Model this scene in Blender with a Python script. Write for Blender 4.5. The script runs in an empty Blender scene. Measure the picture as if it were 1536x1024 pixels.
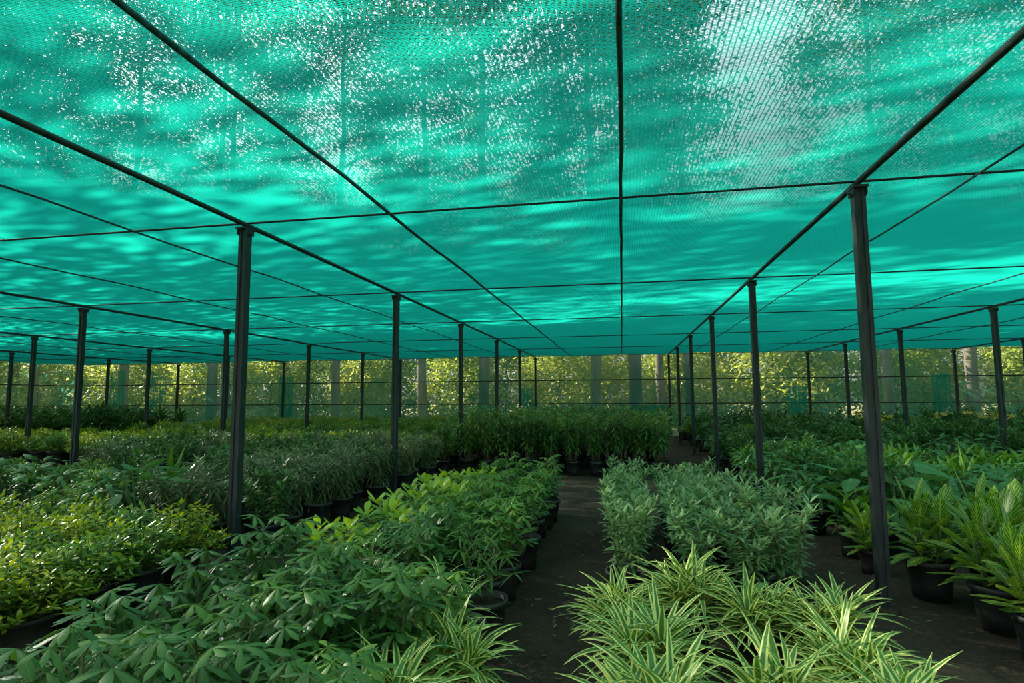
import bpy, math, random
import numpy as np
from mathutils import Matrix, Vector

PI = math.pi
scene = bpy.context.scene
COL = scene.collection
R = random.Random(7)

# ------------------------------------------------------------------ camera
CAM_YAW, CAM_PITCH, CAM_ROLL, CAM_H, CAM_F = 0.1873, 0.0956, -0.0062, 1.5579, 864.33
fwd = Vector((-math.sin(CAM_YAW) * math.cos(CAM_PITCH), math.cos(CAM_YAW) * math.cos(CAM_PITCH), math.sin(CAM_PITCH)))
rgt = Vector((math.cos(CAM_YAW), math.sin(CAM_YAW), 0))
upv = rgt.cross(fwd)
r2 = rgt * math.cos(CAM_ROLL) + upv * math.sin(CAM_ROLL)
u2 = -rgt * math.sin(CAM_ROLL) + upv * math.cos(CAM_ROLL)
cam_data = bpy.data.cameras.new('camera')
cam = bpy.data.objects.new('camera', cam_data)
COL.objects.link(cam)
m = Matrix.Identity(4)
for i in range(3):
    m[i][0], m[i][1], m[i][2] = r2[i], u2[i], -fwd[i]
m[2][3] = CAM_H
cam.matrix_world = m
cam_data.sensor_width = 36
cam_data.lens = CAM_F * 36 / 1536
cam_data.clip_end = 500
scene.camera = cam


def in_view(x, y, margin=0.7):
    """Is a plant standing at (x, y) within the photo's field, with a margin in metres?"""
    d = Vector((x, y, 0.5)) - Vector((0, 0, CAM_H))
    z = d.dot(fwd)
    if z < -margin:
        return False
    return abs(d.dot(r2)) < z * 768 / CAM_F + margin * 1.35


# ------------------------------------------------------------------ node helpers
def new_mat(name):
    mt = bpy.data.materials.new(name)
    mt.use_nodes = True
    nt = mt.node_tree
    nt.nodes.clear()
    out = nt.nodes.new('ShaderNodeOutputMaterial')
    return mt, nt, out


class N:
    def __init__(s, nt):
        s.nt = nt

    def node(s, kind, **kw):
        n = s.nt.nodes.new(kind)
        for k, v in kw.items():
            setattr(n, k, v)
        return n

    def link(s, a, b):
        s.nt.links.new(a, b)

    def setin(s, sock, v):
        if isinstance(v, bpy.types.NodeSocket):
            s.link(v, sock)
        elif v is not None:
            sock.default_value = v

    def math(s, op, a, b=None, c=None, clamp=False):
        n = s.node('ShaderNodeMath', operation=op, use_clamp=clamp)
        s.setin(n.inputs[0], a)
        s.setin(n.inputs[1], b)
        s.setin(n.inputs[2], c)
        return n.outputs[0]

    def mix(s, f, a, b):
        n = s.node('ShaderNodeMix', data_type='RGBA')
        s.setin(n.inputs[0], f)
        s.setin(n.inputs[6], a if not isinstance(a, tuple) else (*a, 1))
        s.setin(n.inputs[7], b if not isinstance(b, tuple) else (*b, 1))
        return n.outputs[2]

    def ramp(s, f, lo, hi):
        n = s.node('ShaderNodeMapRange', clamp=True)
        s.setin(n.inputs[0], f)
        n.inputs[1].default_value = lo
        n.inputs[2].default_value = hi
        return n.outputs[0]

    def noise(s, vec, scale, detail=3, rough=0.55):
        n = s.node('ShaderNodeTexNoise')
        n.inputs['Scale'].default_value = scale
        n.inputs['Detail'].default_value = detail
        n.inputs['Roughness'].default_value = rough
        if vec is not None:
            s.link(vec, n.inputs['Vector'])
        return n.outputs[0]

    def principled(s, color, rough, spec=0.5, metal=0.0):
        n = s.node('ShaderNodeBsdfPrincipled')
        s.setin(n.inputs['Base Color'], color if not isinstance(color, tuple) else (*color, 1))
        s.setin(n.inputs['Roughness'], rough)
        n.inputs['Specular IOR Level'].default_value = spec
        n.inputs['Metallic'].default_value = metal
        return n


def leaf_mat(name, dark, light, style='plain', edge=None, rough=0.42, trans=0.32, young=None):
    """Leaf: colour varies from leaf to leaf and plant to plant; optional cream margin or pale veins along the blade."""
    warm = lambda c: (c[0] * 1.15, c[1], c[2] * 0.62)
    dark, light = warm(dark), warm(light)
    mt, nt, out = new_mat(name)
    g = N(nt)
    uv = g.node('ShaderNodeUVMap', uv_map='blade').outputs[0]
    rn = g.node('ShaderNodeUVMap', uv_map='vary').outputs[0]
    su = g.node('ShaderNodeSeparateXYZ'); g.link(uv, su.inputs[0])
    sr = g.node('ShaderNodeSeparateXYZ'); g.link(rn, sr.inputs[0])
    oi = g.node('ShaderNodeObjectInfo')
    f = g.math('MULTIPLY_ADD', oi.outputs['Random'], 0.45, g.math('MULTIPLY', sr.outputs[0], 0.55))
    col = g.mix(f, dark, light)
    if young is not None:
        col = g.mix(sr.outputs[1], col, young)
    du = g.math('ABSOLUTE', g.math('SUBTRACT', su.outputs[0], 0.5))     # 0 at the midrib, .5 at the margin
    if style == 'edge':                                                  # cream margins, green middle
        lim = g.math('MULTIPLY_ADD', sr.outputs[0], 0.12, 0.20)
        w = g.math('SUBTRACT', du, lim)
        col = g.mix(g.ramp(w, -0.03, 0.05), col, edge)
        streak = g.noise(uv, 60, 1)
        col = g.mix(g.math('MULTIPLY', g.ramp(streak, 0.6, 0.75), 0.35), col, edge)
    elif style == 'vein':                                                # pale midrib and side veins
        k = g.math('SUBTRACT', g.math('MULTIPLY', su.outputs[1], 8.0), g.math('MULTIPLY', du, 5.0))
        fr = g.math('ABSOLUTE', g.math('SUBTRACT', g.math('FRACT', k), 0.5))
        side = g.ramp(fr, 0.22, 0.10)
        mid = g.ramp(du, 0.10, 0.05)
        col = g.mix(g.math('MULTIPLY', g.math('MAXIMUM', side, mid), 0.62), col, edge)
    elif style == 'rib':
        col = g.mix(g.math('MULTIPLY', g.ramp(du, 0.07, 0.02), 0.6), col, edge)
    p = g.principled(col, rough, 0.5)
    tr = g.node('ShaderNodeBsdfTranslucent')
    hsv = g.node('ShaderNodeHueSaturation')
    hsv.inputs['Hue'].default_value = 0.48
    hsv.inputs['Saturation'].default_value = 1.1
    hsv.inputs['Value'].default_value = 1.5
    g.link(col, hsv.inputs['Color'])
    g.link(hsv.outputs[0], tr.inputs[0])
    mx = g.node('ShaderNodeMixShader')
    mx.inputs[0].default_value = trans
    g.link(p.outputs[0], mx.inputs[1])
    g.link(tr.outputs[0], mx.inputs[2])
    g.link(mx.outputs[0], out.inputs[0])
    return mt


def plain_mat(name, c1, c2, scale=8, rough=0.6, spec=0.4, metal=0.0, bump=0.0, stretch=(1, 1, 1)):
    mt, nt, out = new_mat(name)
    g = N(nt)
    tc = g.node('ShaderNodeTexCoord')
    mp = g.node('ShaderNodeMapping')
    mp.inputs['Scale'].default_value = stretch
    g.link(tc.outputs['Object'], mp.inputs[0])
    n1 = g.noise(mp.outputs[0], scale, 5, 0.6)
    col = g.mix(g.ramp(n1, 0.35, 0.68), c1, c2)
    p = g.principled(col, rough, spec, metal)
    if bump:
        b = g.node('ShaderNodeBump')
        b.inputs['Strength'].default_value = bump
        b.inputs['Distance'].default_value = 0.02
        g.link(n1, b.inputs['Height'])
        g.link(b.outputs[0], p.inputs['Normal'])
    g.link(p.outputs[0], out.inputs[0])
    return mt


def net_mat(name, yarn, pitch, cross, open_, along='Y', trans=0.62, lo=0.05, hi=0.4):
    """Knitted shade net: lines of chain stitch one way, tape yarns across, irregular holes between.
    The yarn has thickness, so the holes close the more obliquely a ray meets the cloth."""
    mt, nt, out = new_mat(name)
    g = N(nt)
    tc = g.node('ShaderNodeTexCoord')
    s = g.node('ShaderNodeSeparateXYZ'); g.link(tc.outputs['Object'], s.inputs[0])
    a, b = (s.outputs[0], s.outputs[1]) if along == 'Y' else (s.outputs[2], s.outputs[0])
    if along == 'YZ':
        a, b = s.outputs[2], s.outputs[1]
    wob = g.noise(tc.outputs['Object'], 9.0, 2)
    fa = g.math('FRACT', g.math('ADD', g.math('DIVIDE', a, pitch), g.math('MULTIPLY', wob, 0.25)))
    line = g.ramp(g.math('ABSOLUTE', g.math('SUBTRACT', fa, 0.5)), 0.30, 0.42)      # 1 on the stitch line
    row = g.math('FLOOR', g.math('DIVIDE', a, pitch))
    fb = g.math('FRACT', g.math('ADD', g.math('DIVIDE', b, cross), g.math('MULTIPLY', row, 0.37)))
    hole = g.ramp(g.math('ABSOLUTE', g.math('SUBTRACT', fb, 0.5)), open_ * 0.5 + 0.06, open_ * 0.5 - 0.06)
    fine = g.noise(tc.outputs['Object'], 120.0, 2)
    hole = g.math('MULTIPLY', hole, g.ramp(fine, 0.30, 0.48))
    hole = g.math('MULTIPLY', hole, g.math('MULTIPLY_ADD', line, -0.92, 1.0))
    geo = g.node('ShaderNodeNewGeometry')
    dot = g.node('ShaderNodeVectorMath', operation='DOT_PRODUCT')
    g.link(geo.outputs['Incoming'], dot.inputs[0])
    g.link(geo.outputs['True Normal'], dot.inputs[1])
    slant = g.math('ABSOLUTE', dot.outputs['Value'])
    hole = g.math('MULTIPLY', hole, g.ramp(slant, lo, hi))
    yc = g.mix(g.math('MULTIPLY', line, 0.55), yarn, tuple(c * 0.45 for c in yarn))
    df = g.node('ShaderNodeBsdfDiffuse'); g.link(yc, df.inputs[0])
    tl = g.node('ShaderNodeBsdfTranslucent'); g.link(yc, tl.inputs[0])
    m1 = g.node('ShaderNodeMixShader'); m1.inputs[0].default_value = trans
    g.link(df.outputs[0], m1.inputs[1]); g.link(tl.outputs[0], m1.inputs[2])
    tp = g.node('ShaderNodeBsdfTransparent')
    m2 = g.node('ShaderNodeMixShader')
    g.link(hole, m2.inputs[0]); g.link(m1.outputs[0], m2.inputs[1]); g.link(tp.outputs[0], m2.inputs[2])
    g.link(m2.outputs[0], out.inputs[0])
    return mt


def soil_mat(name, c1, c2, c3, scale):
    mt, nt, out = new_mat(name)
    g = N(nt)
    tc = g.node('ShaderNodeTexCoord')
    v = tc.outputs['Object']
    big = g.noise(v, scale, 4)
    small = g.noise(v, scale * 22, 5, 0.7)
    col = g.mix(g.ramp(big, 0.35, 0.65), c1, c2)
    col = g.mix(g.math('MULTIPLY', g.ramp(small, 0.52, 0.72), 0.75), col, c3)
    p = g.principled(col, 0.92, 0.15)
    b = g.node('ShaderNodeBump'); b.inputs['Strength'].default_value = 0.7; b.inputs['Distance'].default_value = 0.025
    g.link(g.math('ADD', small, g.math('MULTIPLY', big, 2.0)), b.inputs['Height'])
    g.link(b.outputs[0], p.inputs['Normal'])
    g.link(p.outputs[0], out.inputs[0])
    return mt


M = {}
M['net_roof'] = net_mat('teal_shade_net', (0.005, 0.345, 0.262), 0.026, 0.011, 0.60, 'Y', 0.68, 0.27, 0.56)
M['net_wall'] = net_mat('thin_green_net', (0.08, 0.50, 0.39), 0.03, 0.014, 0.92, 'X', 0.65)
M['net_wall_side'] = net_mat('thin_green_net_side', (0.08, 0.50, 0.39), 0.03, 0.014, 0.92, 'YZ', 0.65)
M['post'] = plain_mat('weathered_dark_steel', (0.010, 0.015, 0.016), (0.030, 0.040, 0.038), 5, 0.55, 0.4, 0.0, 0.15, (6, 6, 1))
M['beam'] = plain_mat('dark_pipe', (0.012, 0.02, 0.02), (0.03, 0.045, 0.04), 6, 0.5, 0.4)
M['wire'] = plain_mat('dark_wire', (0.008, 0.012, 0.012), (0.02, 0.03, 0.028), 20, 0.6, 0.3)
M['rope'] = plain_mat('seam_cord', (0.008, 0.03, 0.032), (0.04, 0.12, 0.13), 26, 0.7, 0.3)
M['pot'] = plain_mat('black_plastic', (0.016, 0.017, 0.017), (0.045, 0.044, 0.038), 7, 0.5, 0.45)
M['pot_grey'] = plain_mat('grey_plastic', (0.035, 0.036, 0.03), (0.065, 0.064, 0.052), 7, 0.6, 0.35)
M['potsoil'] = plain_mat('potting_soil', (0.015, 0.011, 0.007), (0.05, 0.038, 0.024), 40, 0.95, 0.1)
M['stem'] = plain_mat('green_stem', (0.06, 0.10, 0.03), (0.12, 0.15, 0.05), 25, 0.6, 0.3)
M['cane'] = plain_mat('tan_cane', (0.10, 0.075, 0.035), (0.20, 0.15, 0.07), 25, 0.7, 0.2)
M['bark'] = plain_mat('grey_bark', (0.09, 0.075, 0.055), (0.2, 0.17, 0.13), 3, 0.9, 0.1, 0, 0.4, (1, 1, 0.25))
M['floor'] = soil_mat('dark_trodden_soil', (0.035, 0.027, 0.019), (0.062, 0.05, 0.035), (0.12, 0.098, 0.066), 1.3)
M['ground'] = soil_mat('dry_ground', (0.36, 0.26, 0.14), (0.26, 0.26, 0.10), (0.46, 0.35, 0.2), 0.35)
M['litter'] = plain_mat('dry_leaf', (0.10, 0.075, 0.035), (0.22, 0.18, 0.09), 3, 0.8, 0.2)

cream = (0.76, 0.80, 0.25)
M['strap_var'] = leaf_mat('cream_edged_leaf', (0.045, 0.17, 0.05), (0.09, 0.27, 0.085), 'edge', cream, 0.38, 0.28)
M['umb_dark'] = leaf_mat('blue_green_leaf', (0.023, 0.10, 0.028), (0.064, 0.19, 0.046), 'rib', (0.12, 0.26, 0.09), 0.4, 0.25, (0.12, 0.26, 0.05))
M['umb_light'] = leaf_mat('fresh_green_leaf', (0.035, 0.13, 0.025), (0.10, 0.25, 0.04), 'rib', (0.2, 0.34, 0.09), 0.4, 0.3, (0.22, 0.40, 0.05))
M['ros'] = leaf_mat('bright_rosette_leaf', (0.07, 0.21, 0.03), (0.15, 0.35, 0.045), 'rib', (0.22, 0.36, 0.08), 0.36, 0.36, (0.52, 0.70, 0.08))
M['pale'] = leaf_mat('pale_blue_green_leaf', (0.085, 0.22, 0.12), (0.19, 0.37, 0.20), 'rib', (0.30, 0.46, 0.26), 0.42, 0.25, (0.36, 0.52, 0.24))
M['yel'] = leaf_mat('yellow_green_leaf', (0.09, 0.22, 0.02), (0.28, 0.40, 0.03), 'plain', None, 0.36, 0.36, (0.42, 0.50, 0.05))
M['mid'] = leaf_mat('mid_green_leaf', (0.035, 0.15, 0.025), (0.10, 0.25, 0.035), 'plain', None, 0.36, 0.34, (0.20, 0.36, 0.05))
M['dark'] = leaf_mat('dark_green_leaf', (0.022, 0.092, 0.025), (0.055, 0.18, 0.045), 'rib', (0.09, 0.2, 0.07), 0.45, 0.25, (0.10, 0.24, 0.05))
M['cane_leaf'] = leaf_mat('cane_shrub_leaf', (0.028, 0.11, 0.025), (0.07, 0.21, 0.045), 'rib', (0.12, 0.26, 0.08), 0.36, 0.28, (0.16, 0.32, 0.05))
M['broad'] = leaf_mat('broad_dark_leaf', (0.028, 0.14, 0.05), (0.065, 0.23, 0.08), 'rib', (0.11, 0.25, 0.10), 0.43, 0.25)
M['narrow'] = leaf_mat('grey_green_leaf', (0.04, 0.10, 0.045), (0.10, 0.19, 0.09), 'rib', (0.3, 0.36, 0.2), 0.38, 0.22, (0.28, 0.34, 0.16))
M['vein'] = leaf_mat('yellow_veined_leaf', (0.022, 0.12, 0.02), (0.07, 0.22, 0.03), 'vein', (0.50, 0.64, 0.12), 0.36, 0.36)
M['bract'] = leaf_mat('yellow_bract', (0.45, 0.48, 0.10), (0.62, 0.6, 0.3), 'plain', None, 0.5, 0.4)
M['heart'] = leaf_mat('heart_leaf', (0.05, 0.20, 0.075), (0.09, 0.27, 0.10), 'rib', (0.16, 0.34, 0.14), 0.4, 0.3)
M['tree'] = leaf_mat('tree_leaf', (0.025, 0.06, 0.018), (0.06, 0.11, 0.03), 'plain', None, 0.5, 0.4)
M['hedge'] = leaf_mat('hedge_leaf', (0.16, 0.28, 0.06), (0.36, 0.46, 0.14), 'plain', None, 0.5, 0.42, (0.55, 0.52, 0.26))
M['hedge_dark'] = leaf_mat('far_dark_leaf', (0.08, 0.18, 0.05), (0.18, 0.32, 0.09), 'plain', None, 0.5, 0.4, (0.3, 0.36, 0.1))


# ------------------------------------------------------------------ geometry helpers
PROF = {
    'lance': lambda t: (t + 0.02) ** 0.65 * (1 - t) ** 0.8 * 1.95,
    'ovate': lambda t: (t + 0.02) ** 0.5 * (1 - t) ** 0.75 * 1.75,
    'obov': lambda t: (t + 0.01) ** 1.1 * (1 - t) ** 0.45 * 2.1,
    'strap': lambda t: np.minimum(1, 0.45 + t * 2.2) * (1 - t ** 2.6) ** 0.9,
    'heart': lambda t: np.where(t < 0.12, 0.75 + t * 2, 1.0 * ((1 - t) / 0.88) ** 0.8),
    'ell': lambda t: np.sqrt(np.maximum(0, t * (1 - t))) * 2,
}


class Leaves:
    def __init__(s):
        s.v, s.f, s.uv, s.rn, s.n = [], [], [], [], 0

    def add(s, p0, az, el, L, W, droop, prof='lance', nseg=4, fold=0.3, roll=0.0, rnd=0.5, young=0.0):
        t = np.linspace(0, 1, nseg + 1)
        e = el - droop * t
        d = np.stack([np.cos(e) * math.cos(az), np.cos(e) * math.sin(az), np.sin(e)], 1)
        step = L / nseg
        pts = np.vstack([np.zeros(3), np.cumsum((d[:-1] + d[1:]) * 0.5 * step, 0)]) + np.array(p0)
        w = PROF[prof](t) * W * 0.5
        w[-1] = max(w[-1], W * 0.02)
        sv = np.array([-math.sin(az), math.cos(az), 0.0])
        nv = np.cross(d, sv)                      # points down the droop side; flip to the upper side
        nv = -nv
        c, q = math.cos(roll), math.sin(roll)
        side = sv[None] * c + nv * q
        nrm = nv * c - sv[None] * q
        cf, sf = math.cos(fold), math.sin(fold)
        lf = pts - side * (w * cf)[:, None] + nrm * (w * sf)[:, None]
        rt = pts + side * (w * cf)[:, None] + nrm * (w * sf)[:, None]
        V = np.stack([lf, pts, rt], 1).reshape(-1, 3)
        s.v.append(V)
        b = s.n
        i = np.arange(nseg) * 3 + b
        F = np.concatenate([np.stack([i, i + 1, i + 4, i + 3], 1), np.stack([i + 1, i + 2, i + 5, i + 4], 1)])
        s.f.append(F)
        uu = np.tile(np.array([0.0, 0.5, 1.0]), nseg + 1)
        vv = np.repeat(t, 3)
        s.uv.append(np.stack([uu, vv], 1))
        s.rn.append(np.tile(np.array([rnd, young]), (len(V), 1)))
        s.n += len(V)
        return pts[-1]

    def mesh(s, name, mat):
        V = np.concatenate(s.v); F = np.concatenate(s.f)
        UV = np.concatenate(s.uv); RN = np.concatenate(s.rn)
        me = bpy.data.meshes.new(name)
        me.vertices.add(len(V)); me.vertices.foreach_set('co', V.ravel())
        me.loops.add(F.size); me.loops.foreach_set('vertex_index', F.ravel().astype(np.int32))
        me.polygons.add(len(F)); me.polygons.foreach_set('loop_start', np.arange(len(F), dtype=np.int32) * 4)
        me.polygons.foreach_set('use_smooth', np.ones(len(F), dtype=bool))
        a = me.uv_layers.new(name='blade'); a.data.foreach_set('uv', UV[F.ravel()].astype(np.float32).ravel())
        b = me.uv_layers.new(name='vary'); b.data.foreach_set('uv', RN[F.ravel()].astype(np.float32).ravel())
        me.update()
        me.materials.append(mat)
        return me


class Tubes:
    """Tapered tubes collected into one mesh (the stems of one plant, one pipe ...)."""
    def __init__(s):
        s.v, s.f = [], []

    def add(s, pts, radii, sides=5, cap=True):
        pts = [Vector(p) for p in pts]
        rings = []
        for i, p in enumerate(pts):
            d = (pts[min(i + 1, len(pts) - 1)] - pts[max(i - 1, 0)]).normalized()
            a = Vector((1, 0, 0)) if abs(d.x) < 0.8 else Vector((0, 1, 0))
            x = d.cross(a).normalized(); y = d.cross(x)
            b = len(s.v)
            for k in range(sides):
                an = 2 * PI * k / sides
                s.v.append(p + (x * math.cos(an) + y * math.sin(an)) * radii[i])
            rings.append(b)
        for a, b in zip(rings, rings[1:]):
            for k in range(sides):
                q = (k + 1) % sides
                s.f.append((a + k, a + q, b + q, b + k))
        if cap:
            s.f.append(tuple(rings[0] + k for k in reversed(range(sides))))
            s.f.append(tuple(rings[-1] + k for k in range(sides)))

    def lathe(s, prof, sides=20):
        rings = []
        for r, z in prof:
            b = len(s.v)
            for k in range(sides):
                an = 2 * PI * k / sides
                s.v.append(Vector((r * math.cos(an), r * math.sin(an), z)))
            rings.append(b)
        for a, b in zip(rings, rings[1:]):
            for k in range(sides):
                q = (k + 1) % sides
                s.f.append((a + k, a + q, b + q, b + k))
        s.f.append(tuple(rings[0] + k for k in reversed(range(sides))))
        s.f.append(tuple(rings[-1] + k for k in range(sides)))

    def box(s, c, h):
        b = len(s.v)
        for sx in (-1, 1):
            for sy in (-1, 1):
                for sz in (-1, 1):
                    s.v.append(Vector((c[0] + sx * h[0], c[1] + sy * h[1], c[2] + sz * h[2])))
        for f in ((0, 1, 3, 2), (4, 6, 7, 5), (0, 4, 5, 1), (2, 3, 7, 6), (0, 2, 6, 4), (1, 5, 7, 3)):
            s.f.append(tuple(b + i for i in f))

    def mesh(s, name, mat, smooth=True):
        me = bpy.data.meshes.new(name)
        me.from_pydata([tuple(v) for v in s.v], [], s.f)
        if smooth:
            me.polygons.foreach_set('use_smooth', [len(p.vertices) == 4 for p in me.polygons])
        me.update()
        me.materials.append(mat)
        return me


def link(name, me, parent=None):
    o = bpy.data.objects.new(name, me)
    COL.objects.link(o)
    if parent is not None:
        o.parent = parent
    return o


def empty(name, loc=(0, 0, 0), rz=0.0):
    o = bpy.data.objects.new(name, None)
    o.empty_display_size = 0.1
    o.location = loc
    o.rotation_euler = (0, 0, rz)
    COL.objects.link(o)
    return o


def tag(o, label=None, cat=None, group=None, kind=None):
    if label: o['label'] = label
    if cat: o['category'] = cat
    if group: o['group'] = group
    if kind: o['kind'] = kind
    return o


ORD = ('first second third fourth fifth sixth seventh eighth ninth tenth eleventh twelfth thirteenth fourteenth fifteenth '
       'sixteenth seventeenth eighteenth nineteenth twentieth').split()


def nth(i):
    if i < len(ORD):
        return ORD[i]
    tens = ('twenty', 'thirty', 'forty', 'fifty', 'sixty', 'seventy', 'eighty')[(i + 1) // 10 - 2]
    one = (i + 1) % 10
    return tens[:-1] + 'ieth' if one == 0 else tens + '-' + ORD[one - 1]


# ------------------------------------------------------------------ plants: every kind has a few differently grown individuals
def u(a, b):
    return R.uniform(a, b)


POT_H = 0.27


def pot_mesh(r, h, mat):
    t = Tubes()
    t.lathe([(r * 0.72, 0.0), (r * 0.78, h * 0.35), (r * 0.93, h * 0.86), (r * 1.0, h * 0.87), (r * 1.03, h * 0.93), (r * 1.0, h), (r * 0.93, h),
             (r * 0.90, h * 0.84)], 20)
    return t.mesh('pot', mat)


def soil_mesh(r, h):
    t = Tubes()
    t.lathe([(r * 0.895, h * 0.80), (r * 0.9, h * 0.86), (r * 0.55, h * 0.90), (r * 0.1, h * 0.92)], 14)
    return t.mesh('soil', M['potsoil'])


def stem_curve(T, p0, az, lean, length, r0, r1, n=4):
    pts = [Vector(p0)]
    el = PI / 2 - lean * 0.3
    for i in range(n):
        el -= lean / n * 0.7 * u(0.5, 1.5)
        az += u(-0.25, 0.25)
        pts.append(pts[-1] + Vector((math.cos(el) * math.cos(az), math.cos(el) * math.sin(az), math.sin(el))) * (length / n))
    T.add(pts, [r0 + (r1 - r0) * i / n for i in range(n + 1)], 5)
    return pts


def along(pts, t):
    k = t * (len(pts) - 1)
    i = min(int(k), len(pts) - 2)
    return pts[i].lerp(pts[i + 1], k - i)


def g_strap(h, n_ros, n_leaf, L, W, spread=0.07, z0=POT_H, droop=(0.5, 1.5)):
    lv, T = Leaves(), Tubes()
    for r in range(n_ros):
        a = 2 * PI * r / n_ros + u(-0.4, 0.4)
        rr = 0 if n_ros == 1 else spread * u(0.5, 1.1)
        b = Vector((rr * math.cos(a), rr * math.sin(a), z0 * 0.88))
        hs = h * u(0.12, 0.55)
        pts = stem_curve(T, b, a, u(0.1, 0.5), hs, 0.012, 0.008, 3)
        for k in range(n_leaf):
            t = (k + 0.5) / n_leaf
            p = along(pts, 0.15 + 0.85 * t)
            el = 0.15 + 1.15 * t ** 1.1 + u(-0.15, 0.15)
            l = L * u(0.75, 1.15) * (0.75 + 0.35 * math.sin(t * PI))
            lv.add(p, k * 2.4 + u(-0.3, 0.3), el, l, W * u(0.8, 1.15), u(*droop), 'strap', 6, u(0.2, 0.45), u(-0.3, 0.3), R.random(), 0)
    return lv, T


def g_umbrella(h, n_stem, n_comp, L, W, k_leaf=7, pet=0.17, z0=POT_H, prof='obov', youngtop=0.5, up=0.0):
    lv, T = Leaves(), Tubes()
    for s in range(n_stem):
        a = 2 * PI * s / n_stem + u(-0.5, 0.5)
        b = Vector((0.045 * math.cos(a), 0.045 * math.sin(a), z0 * 0.88))
        pts = stem_curve(T, b, a, u(0.12, 0.4), (h - z0) * u(0.75, 1.0), 0.009, 0.005, 4)
        for c in range(n_comp):
            t = 0.22 + 0.78 * (c + u(0, 0.6)) / n_comp
            t = min(t, 1)
            p = along(pts, t)
            az = c * 2.4 + u(-0.4, 0.4)
            el = u(0.15, 0.6) + 0.7 * t ** 3
            pl = pet * u(0.7, 1.2) * (1.15 - 0.55 * t)
            hub = p + Vector((math.cos(el) * math.cos(az), math.cos(el) * math.sin(az), math.sin(el))) * pl
            T.add([p, p.lerp(hub, 0.5) + Vector((0, 0, 0.01)), hub], [0.0035, 0.003, 0.0025], 4, False)
            rv, yg = R.random(), (youngtop * u(0.3, 1) if t > 0.85 else 0.0)
            ph = u(0, 6)
            sc = u(0.8, 1.15) * (0.8 if t > 0.9 else 1)
            for q in range(k_leaf):
                la = ph + 2 * PI * q / k_leaf + u(-0.12, 0.12)
                le = up + u(-0.35, 0.05) + 0.35 * math.cos(la - az)
                lv.add(hub, la, le, L * sc * u(0.85, 1.1), W * sc, u(0.25, 0.8), prof, 4, u(0.15, 0.4), u(-0.2, 0.2), rv * 0.8 + 0.2 * R.random(), yg)
    return lv, T


def g_whorl(h, n_stem, n_leaf, L, W, lean=0.45, z0=POT_H, bare=0.2, droop=(0.3, 0.9), prof='lance', youngtop=0.6, elr=(-0.1, 1.2), cane=0.008, side=0):
    lv, T = Leaves(), Tubes()
    for s in range(n_stem):
        a = 2 * PI * s / n_stem + u(-0.4, 0.4)
        b = Vector((0.06 * math.cos(a), 0.06 * math.sin(a), z0 * 0.88))
        hh = (h - z0) * u(0.7, 1.0)
        axes = [(stem_curve(T, b, a, u(0.3, 1.0) * lean, hh, cane, cane * 0.6, 5), bare, n_leaf)]
        for k in range(side):
            p = along(axes[0][0], u(0.3, 0.8))
            axes.append((stem_curve(T, p, a + u(-2, 2), u(0.5, 1.2), hh * u(0.25, 0.5), cane * 0.7, cane * 0.4, 3), 0.1, int(n_leaf * 0.5)))
        for pts, bb, nl in axes:
            for k in range(nl):
                t = bb + (1 - bb) * (k + u(0, 0.8)) / nl
                p = along(pts, min(t, 1))
                el = elr[0] + (elr[1] - elr[0]) * max(0, (t - bb) / (1 - bb)) ** 1.6 + u(-0.2, 0.2)
                yg = youngtop * u(0.2, 1) if t > 0.86 else 0.0
                lv.add(p, k * 2.4 + u(-0.4, 0.4), el, L * u(0.75, 1.15) * (0.72 if t > 0.9 else 1), W * u(0.8, 1.15), u(*droop), prof, 4, u(0.15, 0.4), u(-0.4, 0.4), R.random(), yg)
    return lv, T


def g_bushy(h, rad, n_shoot, n_leaf, L, W, z0=POT_H, youngtop=0.7):
    lv, T = Leaves(), Tubes()
    for s in range(n_shoot):
        a = s * 2.4
        q = math.sqrt((s + 0.5) / n_shoot)
        rr = rad * q
        zt = z0 + (h - z0) * (1 - 0.85 * q ** 3.2) * u(0.86, 1.05)
        if s % 4 == 3:
            zt = z0 + (zt - z0) * u(0.45, 0.8)
        tip = Vector((rr * math.cos(a), rr * math.sin(a), zt))
        base = Vector((0.05 * math.cos(a), 0.05 * math.sin(a), z0 * 0.9))
        midp = base.lerp(tip, 0.5) + Vector((math.cos(a), math.sin(a), 0)) * rr * 0.12
        pts = [base, midp, base.lerp(tip, 0.8) + Vector((math.cos(a), math.sin(a), 0)) * rr * 0.06, tip]
        T.add(pts, [0.006, 0.005, 0.004, 0.002], 4, False)
        for k in range(n_leaf):
            t = 0.35 + 0.65 * (k + 0.5) / n_leaf
            p = along(pts, t)
            yg = youngtop * u(0.3, 1) if t > 0.82 else 0.0
            lv.add(p, k * 2.4 + u(-0.5, 0.5), u(0.1, 0.8) + 0.5 * (t > 0.9), L * u(0.7, 1.2), W * u(0.8, 1.2), u(0.2, 0.9), 'ell', 3, u(0.15, 0.45), u(-0.5, 0.5), R.random(), yg)
    return lv, T


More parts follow.
